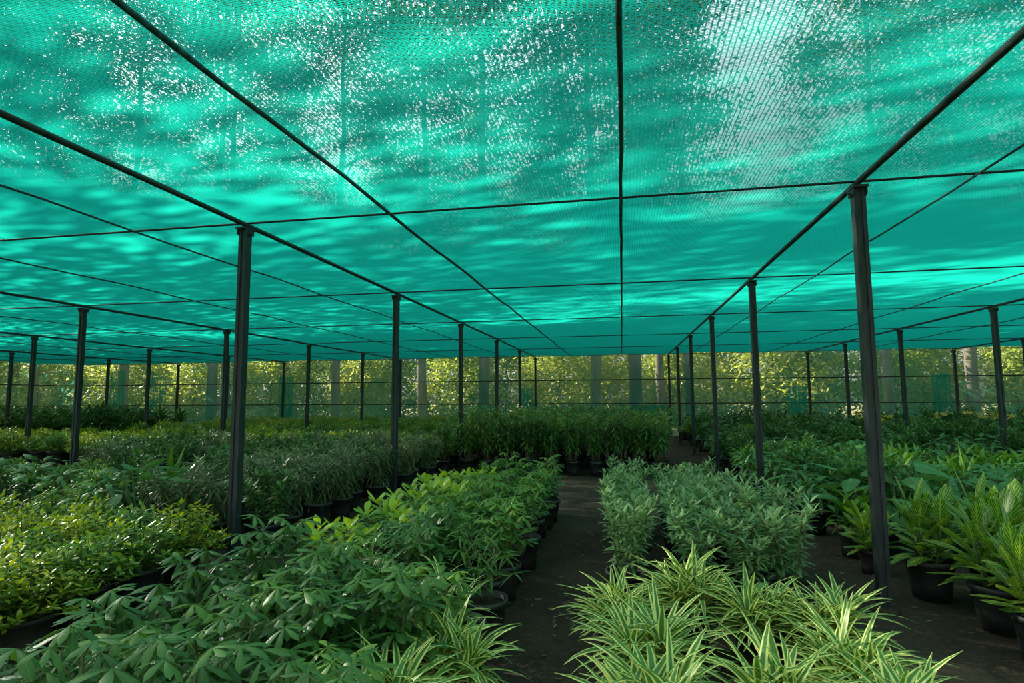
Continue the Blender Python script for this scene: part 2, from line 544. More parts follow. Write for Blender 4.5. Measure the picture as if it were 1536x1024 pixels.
def g_broad(h, n_leaf, L, W, prof='ovate', z0=POT_H, spread=0.5, blade_el=(-0.5, 0.5), stemh=0.15, droop=(0.4, 1.0)):
    lv, T = Leaves(), Tubes()
    for k in range(n_leaf):
        t = (k + 0.5) / n_leaf
        az = k * 2.4 + u(-0.3, 0.3)
        el = 0.55 + 0.9 * t + u(-0.15, 0.15)
        el = min(el, 1.5)
        b = Vector((0.03 * math.cos(az), 0.03 * math.sin(az), z0 * 0.88 + stemh * t))
        pl = (h - z0) * u(0.5, 0.85) * (1 - 0.25 * t)
        hub = b + Vector((math.cos(el) * math.cos(az), math.cos(el) * math.sin(az), math.sin(el))) * pl
        mid = b.lerp(hub, 0.55) + Vector((0, 0, pl * 0.07))
        T.add([b, mid, hub], [0.007, 0.005, 0.003], 5, False)
        lv.add(hub, az + u(-0.3, 0.3), u(*blade_el) + 0.5 * t, L * u(0.7, 1.15), W * u(0.75, 1.15), u(*droop), prof, 6, u(0.1, 0.35), u(-0.35, 0.35), R.random(), 0.5 * (t > 0.85))
    return lv, T


def g_tuft(h, n_leaf, L, W, prof='lance', z0=POT_H, el=(0.5, 1.45), droop=(0.5, 1.4), stemh=0.2, nst=1):
    lv, T = Leaves(), Tubes()
    for s in range(nst):
        a = 2 * PI * s / nst + u(-0.3, 0.3)
        rr = 0 if nst == 1 else 0.07
        b = Vector((rr * math.cos(a), rr * math.sin(a), z0 * 0.88))
        pts = stem_curve(T, b, a, 0.25, stemh * u(0.8, 1.2), 0.013, 0.008, 3)
        for k in range(n_leaf):
            t = (k + 0.5) / n_leaf
            p = along(pts, t)
            lv.add(p, k * 2.4 + u(-0.3, 0.3), el[0] + (el[1] - el[0]) * t + u(-0.12, 0.12), L * u(0.7, 1.1), W * u(0.8, 1.15), u(*droop), prof, 6, u(0.15, 0.4), u(-0.35, 0.35), R.random(), 0.6 * (t > 0.85))
    return lv, T


def g_rosette(h, n_ros, n_leaf, L, W, z0=POT_H):
    """Shrub whose shoots end in an upright rosette of broad bright leaves."""
    lv, T = Leaves(), Tubes()
    for s in range(n_ros):
        a = 2 * PI * s / n_ros + u(-0.4, 0.4)
        b = Vector((0.04 * math.cos(a), 0.04 * math.sin(a), z0 * 0.88))
        pts = stem_curve(T, b, a, u(0.35, 0.8), (h - z0) * u(0.7, 0.95), 0.009, 0.006, 4)
        for k in range(n_leaf):
            t = (k + 0.5) / n_leaf
            p = along(pts, 0.55 + 0.45 * t)
            lv.add(p, k * 2.4 + u(-0.25, 0.25), 0.0 + 1.15 * t ** 1.2 + u(-0.1, 0.1), L * u(0.85, 1.1) * (1.05 - 0.3 * t), W, u(0.3, 0.8), 'obov', 5, u(0.15, 0.3), u(-0.2, 0.2), R.random(), max(0, t - 0.45) * 1.5 * u(0.6, 1))
    return lv, T


KINDS = {}


def kind(key, name, cat, words, mat, stem_mat, makers, pot_r=0.155, pot_h=POT_H, pot_mat='pot', extra=None, stem_name='stem'):
    pm, sm = pot_mesh(pot_r, pot_h, M[pot_mat]), soil_mesh(pot_r, pot_h)
    variants = []
    for mk in makers:
        lv, T = mk()
        T.add([(0, 0, pot_h * 0.45), (0, 0, pot_h * 0.7), (0, 0, POT_H * 0.88)], [0.05, 0.085, 0.06], 9)      # root ball, under the soil, that joins the shoots
        parts = [('pot', pm), ('soil', sm), (stem_name, T.mesh(stem_name, M[stem_mat])), ('foliage', lv.mesh('foliage', M[mat]))]
        if extra:
            parts += extra()
        variants.append(parts)
    KINDS[key] = dict(name=name, cat=cat, words=words, variants=variants)


kind('varieg', 'cream_edged_plant', 'potted plant', 'cream-edged strap plant', 'strap_var', 'stem',
     [lambda: g_strap(0.30, 5, 27, 0.34, 0.041, 0.08) for _ in range(4)])
kind('varieg_small', 'cream_edged_sapling', 'potted plant', 'thin cream-edged sapling', 'strap_var', 'stem',
     [lambda: g_strap(0.5, 3, 14, 0.24, 0.022, 0.06) for _ in range(2)])
kind('umb_dark', 'umbrella_plant', 'potted plant', 'blue-green umbrella plant', 'umb_dark', 'stem',
     [lambda: g_umbrella(0.76, 3, 12, 0.125, 0.042, 7) for _ in range(4)])
kind('umb_light', 'bright_umbrella_plant', 'potted plant', 'fresh green umbrella plant', 'umb_light', 'stem',
     [lambda: g_umbrella(0.72, 3, 11, 0.11, 0.042, 7) for _ in range(4)])
kind('finger', 'finger_leaf_plant', 'potted plant', 'thin finger-leaved plant', 'umb_light', 'stem',
     [lambda: g_umbrella(0.72, 2, 9, 0.14, 0.022, 6, 0.16, prof='lance') for _ in range(2)])
kind('rosette', 'rosette_shrub', 'potted shrub', 'bright rosette shrub', 'ros', 'stem',
     [lambda: g_rosette(0.68, 5, 14, 0.17, 0.062) for _ in range(3)])
kind('pale', 'pale_leaved_shrub', 'potted shrub', 'pale blue-green shrub', 'pale', 'stem',
     [lambda: g_whorl(0.80, 5, 34, 0.105, 0.034, 0.5, side=2, bare=0.12) for _ in range(4)])
kind('yellow', 'yellow_green_shrub', 'potted shrub', 'yellow-green leafy shrub', 'yel', 'stem',
     [lambda: g_bushy(0.66, 0.40, 72, 15, 0.064, 0.025, 0.23) for _ in range(4)], 0.17, 0.23, 'pot_grey')
kind('green', 'small_leaved_shrub', 'potted shrub', 'mid-green leafy shrub', 'mid', 'stem',
     [lambda: g_bushy(0.62, 0.36, 54, 14, 0.068, 0.028) for _ in range(4)], 0.18)
kind('broad', 'broad_leaved_plant', 'potted plant', 'dark broad-leaved plant', 'broad', 'stem',
     [lambda: g_broad(0.72, 15, 0.24, 0.11) for _ in range(4)])
kind('dark', 'dark_leaved_shrub', 'potted shrub', 'dark green dense shrub', 'dark', 'stem',
     [lambda: g_whorl(0.85, 6, 30, 0.12, 0.045, 0.6, side=2, bare=0.1, prof='ovate') for _ in range(4)])
kind('narrow', 'narrow_leaved_shrub', 'potted shrub', 'grey-green narrow-leaved shrub', 'narrow', 'cane',
     [lambda: g_whorl(0.98, 5, 44, 0.165, 0.026, 0.55, bare=0.1, droop=(0.6, 1.7), elr=(-0.3, 1.15), side=2) for _ in range(4)], 0.165)
kind('cane', 'cane_shrub', 'potted shrub', 'tall cane shrub', 'cane_leaf', 'cane',
     [lambda: g_whorl(1.25, 4, 46, 0.19, 0.045, 0.28, bare=0.3, droop=(0.6, 1.5), elr=(-0.2, 1.2), cane=0.013, side=1) for _ in range(4)], 0.15)
kind('vein', 'yellow_veined_plant', 'potted plant', 'yellow-veined leafy plant', 'vein', 'stem',
     [lambda: g_tuft(0.74, 15, 0.34, 0.085, 'obov', el=(0.35, 1.45), droop=(0.1, 1.2), stemh=0.30, nst=5) for _ in range(4)], 0.165)
kind('heart', 'heart_leaved_plant', 'potted plant', 'large heart-leaved plant', 'heart', 'stem',
     [lambda: g_broad(0.95, 10, 0.36, 0.27, 'heart', blade_el=(-0.8, 0.0), droop=(0.2, 0.7), stemh=0.35) for _ in range(2)])
kind('lily', 'arching_leaf_plant', 'potted plant', 'green arching-leaved plant', 'mid', 'stem',
     [lambda: g_tuft(0.6, 18, 0.36, 0.055, 'lance', el=(0.5, 1.45), droop=(0.8, 1.8), stemh=0.16, nst=3) for _ in range(4)], 0.165)
kind('lilyd', 'lance_leaved_plant', 'potted plant', 'deep green lance-leaved plant', 'broad', 'stem',
     [lambda: g_broad(0.68, 32, 0.25, 0.075, 'lance', stemh=0.18, blade_el=(-0.9, 0.3), droop=(0.5, 1.3)) for _ in range(4)], 0.14)
kind('fern', 'fine_leaved_plant', 'potted plant', 'fine-leaved arching plant', 'mid', 'stem',
     [lambda: g_strap(0.3, 4, 26, 0.36, 0.018, 0.07, droop=(0.8, 1.9)) for _ in range(3)], 0.165)
kind('spiky', 'upright_spiky_plant', 'potted plant', 'upright spiky plant', 'lily' if False else 'mid', 'stem',
     [lambda: g_tuft(0.7, 9, 0.50, 0.06, 'strap', el=(0.75, 1.5), droop=(0.1, 0.6), stemh=0.12) for _ in range(2)], 0.165)
kind('hedgeplant', 'dark_strap_plant', 'potted plant', 'dark strap-leaved plant', 'dark', 'stem',
     [lambda: g_strap(0.9, 5, 26, 0.48, 0.05, 0.1, droop=(0.8, 1.7)) for _ in range(3)], 0.2)


def bract_extra():
    parts = []
    for s in range(5):
        lv = Leaves()
        a = 2.4 * s
        p = (0.16 * math.cos(a), 0.16 * math.sin(a), u(0.74, 0.86))
        for k in range(6):
            lv.add(p, k * 1.05, u(0.5, 1.2), 0.11, 0.05, 0.3, 'ovate', 3, 0.3, 0, R.random())
        parts.append(('flower', lv.mesh('flower', M['bract'])))
    return parts


kind('bract', 'yellow_flowering_plant', 'potted plant', 'yellow-bracted green plant', 'broad', 'stem',
     [lambda: g_broad(0.8, 20, 0.24, 0.09, 'ovate', stemh=0.25) for _ in range(2)], 0.165, extra=bract_extra)

PROTO = {}
LABELS = {}


def plant(key, x, y, label, group, scale=1.0, rz=None, tilt=0.0, detail=True):
    k = KINDS[key]
    vi = R.randrange(len(k['variants']))
    pk = (key, vi)
    rz = u(0, 2 * PI) if rz is None else rz
    if pk not in PROTO:
        root = empty(k['name'])
        for nm, me in k['variants'][vi]:
            link(nm, me, root)
        PROTO[pk] = root
    else:
        src = PROTO[pk]
        root = src.copy()
        COL.objects.link(root)
        for ch in src.children:
            if not detail and ch.name.split('.')[0] in ('soil',):
                continue
            c = ch.copy(); c.parent = root
            COL.objects.link(c)
    root.location = (x, y, 0)
    root.rotation_euler = (0, 0, rz)
    s = scale * u(0.94, 1.06)
    root.scale = (s, s, s * u(0.95, 1.06))
    n = LABELS.get(label, 0)
    LABELS[label] = n + 1
    tag(root, label, k['cat'], group)
    return root


PLACED = []


def bed(phrase, group, xs, y0, y1, dy, keys, scale=1.0, jit=0.06, side='aisle', detail=True, keep=None, ystart=None):
    """A bed of pots in rows. xs: the columns, counted from the path; rows counted from the near end."""
    nrow = int((y1 - y0) / dy) + 1
    seen_row = {}
    r_i = 0
    for r in range(nrow):
        y = y0 + r * dy
        c_i = 0
        any_ = False
        for x in xs:
            px, py = x + u(-jit, jit), y + u(-jit, jit)
            if not in_view(px, py):
                continue
            if keep and not keep(px, py):
                continue
            if any((px - a) ** 2 + (py - b) ** 2 < 0.25 ** 2 for a, b in PLACED):
                continue
            if any(abs(px - a) < 0.26 and abs(py - b) < 0.26 for a, b in POSTS):
                continue
            kk = keys if isinstance(keys, str) else R.choices([q[0] for q in keys], [q[1] for q in keys])[0]
            PLACED.append((px, py))
            lab = '%s, %s from %s in %s row of %s' % (KINDS[kk]['words'], nth(c_i), side, nth(r_i), phrase)
            plant(kk, px, py, lab, group, scale, detail=detail)
            c_i += 1
            any_ = True
        if any_:
            r_i += 1


# ------------------------------------------------------------------ the shade house
ROOF = 3.2
Y0, SY = 4.786, 3.7415
WALL_Y = 23.62
XL, XR, YF = -26.2, 23.5, -2.75
ROWS = [(-20.3, 'in fourth line left of aisle'), (-14.9, 'in third line left of aisle'), (-9.34, 'in second line left of aisle'),
        (-3.477, 'in line just left of aisle'), (1.84, 'in line just right of aisle'), (6.924, 'in second line right of aisle'),
        (11.9, 'in third line right of aisle'), (17.0, 'in fourth line right of aisle')]
YS = [Y0 + SY * i for i in range(-2, 6)]
POSTS = []


def post_parts():
    w = 0.041
    sh = Tubes()
    # hollow section with a channel down two faces
    prof = [(-w, -w), (-0.3 * w, -w), (-0.3 * w, -w * 0.78), (0.3 * w, -w * 0.78), (0.3 * w, -w), (w, -w), (w, w), (0.3 * w, w), (0.3 * w, w * 0.78), (-0.3 * w, w * 0.78), (-0.3 * w, w), (-w, w)]
    n = len(prof)
    for z in (0.0, ROOF - 0.055):
        for x, y in prof:
            sh.v.append(Vector((x, y, z)))
    for k in range(n):
        q = (k + 1) % n
        sh.f.append((k, q, n + q, n + k))
    sh.f.append(tuple(reversed(range(n)))); sh.f.append(tuple(range(n, 2 * n)))
    cap = Tubes()
    cap.box((0, 0, ROOF - 0.045), (0.055, 0.075, 0.009))
    brk = Tubes()
    brk.box((-0.046, 0, ROOF - 0.075), (0.004, 0.06, 0.03)); brk.box((0.046, 0, ROOF - 0.075), (0.004, 0.06, 0.03))
    brk.box((0, 0, ROOF - 0.10), (0.06, 0.012, 0.008))
    bolt = Tubes()
    bolt.add([(-0.07, 0, ROOF - 0.08), (0.07, 0, ROOF - 0.08)], [0.009, 0.009], 6)
    foot = Tubes()
    foot.lathe([(0.10, -0.02), (0.10, 0.012), (0.075, 0.03)], 12)
    return [('shaft', sh.mesh('shaft', M['post'], False)), ('cap_plate', cap.mesh('cap_plate', M['post'], False)), ('bracket', brk.mesh('bracket', M['post'], False)),
            ('bolt', bolt.mesh('bolt', M['beam'])), ('footing', foot.mesh('footing', M['floor']))]


pp = post_parts()
for rx, phrase in ROWS:
    i = 0
    for y in YS:
        x = rx + u(-0.03, 0.03)
        if abs(rx - 1.84) < .1 or abs(rx + 3.477) < .1:
            x = rx
        if not in_view(x, y, 1.2):
            continue
        p = empty('steel_post', (x, y, 0), u(-0.04, 0.04))
        made = {nm: link(nm, me, p) for nm, me in pp}
        made['bolt'].parent = made['bracket']
        POSTS.append((x, y))
        tag(p, 'dark steel roof post, %s from front %s' % (nth(i), phrase), 'post', 'roof posts of the shade house')
        i += 1


def pipe(name, a, b, r, mat, label, cat, group, sag=0.0, n=12, sides=8, wob=0.0):
    T = Tubes()
    a, b = Vector(a), Vector(b)
    pts = []
    for i in range(n + 1):
        t = i / n
        p = a.lerp(b, t)
        p.z -= sag * math.sin(PI * ((t * len(YS)) % 1.0 if wob else t))
        p.x += u(-wob, wob)
        pts.append(p)
    T.add(pts, [r] * (n + 1), sides)
    o = link(name, T.mesh(name, M[mat]))
    return tag(o, label, cat, group)


for rx, phrase in ROWS:
    pipe('roof_beam', (rx, YF, ROOF), (rx, WALL_Y, ROOF), 0.024, 'beam', 'dark lengthwise pipe on roof posts ' + phrase, 'beam', 'lengthwise roof pipes')
for i, y in enumerate(YS[1:]):
    pipe('roof_wire', (XL, y, ROOF + 0.012), (XR, y, ROOF + 0.012), 0.0105, 'wire', 'taut crosswise wire under roof net at %s post row from front' % nth(i), 'wire', 'crosswise roof wires', 0, 40, 6)
SEAMS = [-22.8, -17.2, -11.9, -7.0, -4.65, -2.0, 0.03, 2.65, 5.4, 8.6, 14.5, 19.8]
for i, x in enumerate(SEAMS):
    ref = 'post line just left of the aisle' if x < -0.5 else 'post line just right of the aisle'
    pipe('seam_cord', (x, YF, ROOF + 0.004), (x, WALL_Y, ROOF + 0.004), 0.016 if -3 < x < 1 else 0.010, 'rope',
         'dark lengthwise seam cord of roof net, %s from left wall' % nth(i), 'cord', 'seam cords of the roof net', 0.02, 60, 6, 0.006)

# roof net: one cloth, resting on the wires, bellying a little between them
nx, ny = 150, 100
xs_ = np.linspace(XL, XR, nx + 1); ys_ = np.linspace(YF, WALL_Y, ny + 1)
gx, gy = np.meshgrid(xs_, ys_)
sup = np.sort(np.array([r[0] for r in ROWS] + SEAMS))
dist = np.min(np.abs(gx[..., None] - sup), -1)
gz = ROOF + 0.035 + 0.03 * np.minimum(dist, 1.2) * (0.5 + 0.5 * np.cos(2 * PI * (gy - Y0) / SY)) - 0.03 * np.minimum(dist, 1.2)
gz += 0.012 * np.sin(gx * 1.9 + gy * 0.6) + 0.01 * np.sin(gy * 2.3 - gx * 0.7)
V = np.stack([gx, gy, gz], -1).reshape(-1, 3)
idx = np.arange(len(V)).reshape(ny + 1, nx + 1)
F = np.stack([idx[:-1, :-1], idx[:-1, 1:], idx[1:, 1:], idx[1:, :-1]], -1).reshape(-1, 4)
me = bpy.data.meshes.new('ceiling')
me.from_pydata(V.tolist(), [], F.tolist())
me.polygons.foreach_set('use_smooth', [True] * len(F))
me.materials.append(M['net_roof'])
tag(link('ceiling', me), 'teal knitted shade net stretched over the whole nursery as a roof', kind='structure')


def wall(name, a, b, z0, z1, mat, label, along_x=True, n=220):
    """Hanging net with slight folds."""
    t = np.linspace(0, 1, n + 1)
    zz = np.linspace(z0, z1, 9)
    tt, z = np.meshgrid(t, zz)
    off = 0.05 * np.sin(tt * 91) * np.sin(tt * 37 + 1) * (1 - (z - z0) / (z1 - z0) * 0.7)
    x = a[0] + (b[0] - a[0]) * tt + (0 if along_x else off)
    y = a[1] + (b[1] - a[1]) * tt + (off if along_x else 0)
    V = np.stack([x, y, z], -1).reshape(-1, 3)
    idx = np.arange(len(V)).reshape(9, n + 1)
    F = np.stack([idx[:-1, :-1], idx[:-1, 1:], idx[1:, 1:], idx[1:, :-1]], -1).reshape(-1, 4)
    me = bpy.data.meshes.new(name)
    me.from_pydata(V.tolist(), [], F.tolist())
    me.polygons.foreach_set('use_smooth', [True] * len(F))
    me.materials.append(M[mat])
    return tag(link(name, me), label, kind='structure')


wall('wall_back', (XL, WALL_Y + 0.12), (XR, WALL_Y + 0.12), 0.0, ROOF + 0.03, 'net_wall', 'thin see-through green net closing the far end of the nursery')
wall('wall_left', (XL, YF), (XL, WALL_Y + 0.1), 0.0, ROOF + 0.03, 'net_wall_side', 'thin see-through green net closing the left side of the nursery', False)
wall('wall_right', (XR, YF), (XR, WALL_Y + 0.1), 0.0, ROOF + 0.03, 'net_wall_side', 'thin see-through green net closing the right side of the nursery', False)
for z, w in ((2.22, 'upper'), (1.27, 'lower')):
    pipe('wall_wire', (XL, WALL_Y, z), (XR, WALL_Y, z), 0.02, 'wire', '%s horizontal wire stretched along the far net wall' % w, 'wire', 'wires along the net walls', 0, 30, 6)
    pipe('wall_wire', (XL + .08, YF, z), (XL + .08, WALL_Y, z), 0.02, 'wire', '%s horizontal wire stretched along the left net wall' % w, 'wire', 'wires along the net walls', 0, 30, 6)
# loose lengths of the same net hanging doubled in front of the wall
for i, (x, w_, zt) in enumerate([(1.15, 0.75, 1.2), (-14.75, 0.35, 2.5), (6.5, 0.35, 1.9), (-3.9, 0.3, 1.9), (11.4, 0.3, 2.3), (-21.4, 0.5, 2.6), (-23.6, 0.45, 2.9)]):
    wd = ('beside the far end of the aisle', 'third left post line', 'second right post line', 'near left post line', 'third right post line', 'fourth left post line', 'left corner')[i]
    n0 = wall('net_flap', (x - w_, WALL_Y - 0.1), (x + w_, WALL_Y - 0.1), 0.0, zt, 'net_roof', None, True, 12)
    n0['kind'] = 'thing'
    tag(n0, 'loose denser teal net flap hanging on far wall ' + ('by the ' if i else '') + wd, 'net', 'loose net flaps on the far wall')

sk = wall('net_skirt', (XL + .2, WALL_Y + .04), (XR - .2, WALL_Y + .04), 0.0, 1.25, 'net_wall', None)
tag(sk, 'second layer of thin net along the foot of the far wall', 'net')
sk['kind'] = 'thing'

# floor and ground
for nm, x0, x1, y0, y1, z, mt, lab, n in (('floor', XL, XR, YF, WALL_Y + .2, 0.0, 'floor', 'dark trodden soil floor of the nursery', 90), ('ground', -90, 90, -60, 120, -0.05, 'ground', 'dry grassy ground outside the nursery', 40)):
    gx, gy = np.meshgrid(np.linspace(x0, x1, n + 1), np.linspace(y0, y1, n + 1))
    gz = z + (0.012 * np.sin(gx * 2.1 + np.sin(gy)) * np.sin(gy * 1.7) if nm == 'floor' else 0 * gx)
    V = np.stack([gx, gy, gz - (0.012 if nm == 'floor' else 0)], -1).reshape(-1, 3)
    idx = np.arange(len(V)).reshape(n + 1, n + 1)
    F = np.stack([idx[:-1, :-1], idx[:-1, 1:], idx[1:, 1:], idx[1:, :-1]], -1).reshape(-1, 4)
    me = bpy.data.meshes.new(nm)
    me.from_pydata(V.tolist(), [], F.tolist())
    me.polygons.foreach_set('use_smooth', [True] * len(F))
    me.materials.append(M[mt])
    tag(link(nm, me), lab, kind='structure')

lv = Leaves()
for i in range(520):
    if i % 3 == 0:
        x, y = u(-0.95, -0.1), u(2.5, 11)
    elif i % 3 == 1:
        x, y = u(1.2, 2.1), u(3, 14)
    else:
        x, y = u(-3.6, 3), u(2.5, 11.5)
    lv.add((x, y, 0.004), u(0, 6.3), u(0, 0.25), u(0.025, 0.07), u(0.012, 0.03), u(-0.2, 0.6), 'ell', 2, u(0, 0.4), u(-0.4, 0.4), R.random())
tag(link('fallen_leaves', lv.mesh('fallen_leaves', M['litter'])), 'small dry leaves littering the soil of the aisle and paths', 'leaves', kind='stuff')

# ------------------------------------------------------------------ plants, bed by bed
def put(key, x, y, where, group, scale=1.0):
    PLACED.append((x, y))
    plant(key, x, y, KINDS[key]['words'] + ' ' + where, group, scale)


G = 'cream-edged plants beside the aisle'
VP = [(-0.05, 3.62, 'at the aisle edge, behind the nearest pair', .95), (0.36, 3.85, 'against the pale shrubs, first column right of aisle', 1.05), (0.74, 3.62, 'against the pale shrubs, left of the rear pair', 1.0),
      (1.06, 3.55, 'against the pale shrubs, nearest the right path', 1.0), (0.10, 3.0, 'at the aisle, second of its column from the front', 1.0), (0.07, 2.42, 'at the aisle, foremost of its column', 1.05),
      (0.58, 2.5, 'in the front row, one in from the aisle', 1.05), (1.0, 2.95, 'by the near right post, middle of the clump', 1.0), (1.02, 2.48, 'foremost by the near right post', 1.0), (0.62, 1.98, 'nearest the viewer on the right side', 1.0), (1.12, 2.1, 'at the very front on the right edge', .9)]
for x, y, w, s in VP:
    put('varieg', x, y, w, G, s)
put('varieg', -0.82, 2.75, 'at the aisle edge of the left bed', G, .95)
put('varieg', -0.98, 2.3, 'at the very front of the left bed', G, .95)
put('varieg_small', -0.95, 3.3, 'at the aisle edge behind the left cream-edged clump', G, 1)
put('varieg_small', -1.68, 3.75, 'rising from the middle of the left umbrella plants', G, 1.05)
put('varieg_small', -1.4, 3.35, 'among umbrella plants one in from aisle edge', G, .95)
put('finger', -0.9, 3.75, 'at aisle edge overhanging the soil', 'finger-leaved plants', 1)
put('finger', -1.0, 4.2, 'second along the aisle edge', 'finger-leaved plants', .95)

bed('pale shrub block', 'pale shrubs right of the aisle', [0.02, 0.55, 0.86, 1.14], 4.4, 7.7, 0.42, 'pale', 1.0, 0.05,
    keep=lambda x, y: x < 1.05 or y < 6.2)
for x, y, w in ((-2.12, 2.2, 'leaning out at the front left corner'), (-2.2, 2.75, 'second along the left edge of the front bed'), (-2.14, 3.3, 'third along the left edge of the front bed')):
    put('umb_dark', x, y, w, 'umbrella plants left of the aisle', 1.04)
for i, (x, y) in enumerate(((-2.1, 3.95), (-2.16, 4.4), (-2.12, 4.9), (-1.72, 4.62), (-2.18, 5.45), (-2.1, 6.0), (-1.74, 5.7), (-2.2, 6.6), (-2.15, 7.2))):
    put('rosette', x, y, 'at the left path side of the aisle bed, %s from the front' % nth(i), 'bright rosette shrubs of the left bed', 1.05)
put('umb_dark', -2.52, 2.02, 'lowest, in the near left corner before the big pots', 'umbrella plants left of the aisle', .78)
put('umb_dark', -2.3, 1.6, 'nearest the viewer on the left', 'umbrella plants left of the aisle', .85)
bed('front left bed', 'umbrella plants left of the aisle', [-1.08, -1.4, -1.72, -2.02], 1.65, 4.25, 0.36, [('umb_dark', 10), ('umb_light', 2), ('rosette', .8)], 1.0, 0.05)
bed('far left-aisle bed', 'bright umbrella plants and rosettes left of the aisle', [-0.98, -1.4], 4.55, 8.1, 0.40, [('umb_light', 9), ('finger', 1)], 1.0, 0.06)
bed('left path-side rosettes', 'bright umbrella plants and rosettes left of the aisle', [-1.75, -2.08], 3.9, 8.0, 0.38, [('rosette', 6), ('umb_light', 2)], 1.0, 0.06, 'umbrella plants')

# left of the near left post
bed('yellow-green block', 'yellow-green shrubs left of the near left post', [-3.75, -4.25, -4.75, -5.25, -5.75], 2.6, 4.9, 0.48, [('yellow', 7), ('green', 3)], 1.0, 0.05, 'left path')
put('spiky', -5.75, 6.6, 'towering over the dark leafy bed on the left', 'spiky plants', 1.25)
put('broad', -4.95, 5.25, 'with largest pale leaves behind the yellow-green block', 'broad-leaved plants', 1.35)
bed('dark left bed', 'dark leafy plants on the left', [-5.0 - 0.55 * i for i in range(10)], 5.4, 7.9, 0.52, [('broad', 4), ('green', 2), ('dark', 3), ('lilyd', 2)], 1.0, 0.08, 'left path')
bed('path-side narrow-leaved block', 'narrow-leaved shrubs along the left path', [-3.72, -4.2, -4.68], 5.55, 11.2, 0.55, [('narrow', 10), ('dark', 1)], 1.0, 0.10, 'left path')
bed('dark left shrub block', 'dark shrubs on the left', [-5.25 - 0.6 * i for i in range(8)], 8.4, 11.4, 0.6, [('dark', 8), ('narrow', 2)], 1.0, 0.1, 'left path')
bed('left yellow band', 'yellow-green shrubs in the left distance', [-4.0 - 0.68 * i for i in range(22)], 12.0, 14.6, 0.66, [('yellow', 6), ('green', 4)], 1.12, 0.1, 'left path', False)
bed('far left low bed', 'low green shrubs before the far net', [-4.0 - 0.8 * i for i in range(14)], 15.3, 22.4, 0.8, [('green', 8), ('yellow', 1)], 1.3, 0.15, 'left path', False)
bed('dark left corner hedge', 'dark strap plants in the left corner', [-15.8 - 0.8 * i for i in range(12)], 16.4, 18.2, 0.8, 'hedgeplant', 1.55, 0.12, 'low bed', False)

# centre, behind the aisle's end
bed('tall aisle-end block', 'tall cane shrubs across the end of the aisle', [0.72 - 0.44 * i for i in range(11)], 11.75, 15.6, 0.55, 'cane', 1.0, 0.06, 'right path')

# right bed
G = 'yellow-veined plants on the right'
for x, y, w, s in [(2.14, 5.75, 'smallest, at the path beyond the near right post', .8), (2.32, 5.15, 'just right of the near right post', 1.1), (2.45, 4.55, 'behind the bare soil patch', 1.0), (2.75, 5.1, 'second from the near right post', 1.1), (3.2, 5.3, 'tallest leaves, third from the near right post', 1.15),
                   (2.4, 4.05, 'in the big pot at the path', 1.0), (2.62, 3.72, 'in the big pot nearest the viewer', 1.0), (3.0, 4.5, 'in the second row from the path, near end', 1.05), (3.15, 3.95, 'in the second row behind the nearest pot', 1.05), (3.6, 4.8, 'third from the path in the near group', 1.1), (3.45, 4.35, 'farthest right of the near group', 1.0)]:
    put('vein', x, y, w, G, s)
put('heart', 2.35, 6.75, 'at the path before the second right post', 'heart-leaved plants', 1.0)
put('heart', 2.6, 6.3, 'behind the smallest yellow-veined plant', 'heart-leaved plants', 1.0)
bed('right path-side bed', 'deep green plants in the right bed', [2.2, 2.66, 3.12], 6.3, 15.5, 0.5, [('lilyd', 5), ('dark', 3), ('lily', 2)], 1.0, 0.07, 'right path')
bed('middle right bed', 'green plants in the middle of the right bed', [3.6 + 0.55 * i for i in range(14)], 5.7, 11.3, 0.56, [('lily', 5), ('fern', 2), ('lilyd', 3), ('broad', 2), ('spiky', .5)], 1.08, 0.1, 'right path')
bed('rear right bed', 'dark plants at the rear of the right bed', [3.65 + 0.66 * i for i in range(16)], 11.9, 15.6, 0.66, [('dark', 5), ('broad', 3), ('lilyd', 2)], 1.15, 0.12, 'right path', False)
bed('right yellow-topped rows', 'yellow-bracted plants in the right distance', [6.4 + 0.7 * i for i in range(10)], 16.2, 17.6, 0.7, [('bract', 2), ('broad', 3)], 1.15, 0.12, 'right path', False)
bed('last right rows', 'green plants before the far net on the right', [2.3 + 0.8 * i for i in range(16)], 16.3, 21.9, 0.9, [('lilyd', 4), ('green', 3), ('dark', 3)], 1.35, 0.12, 'right path', False)


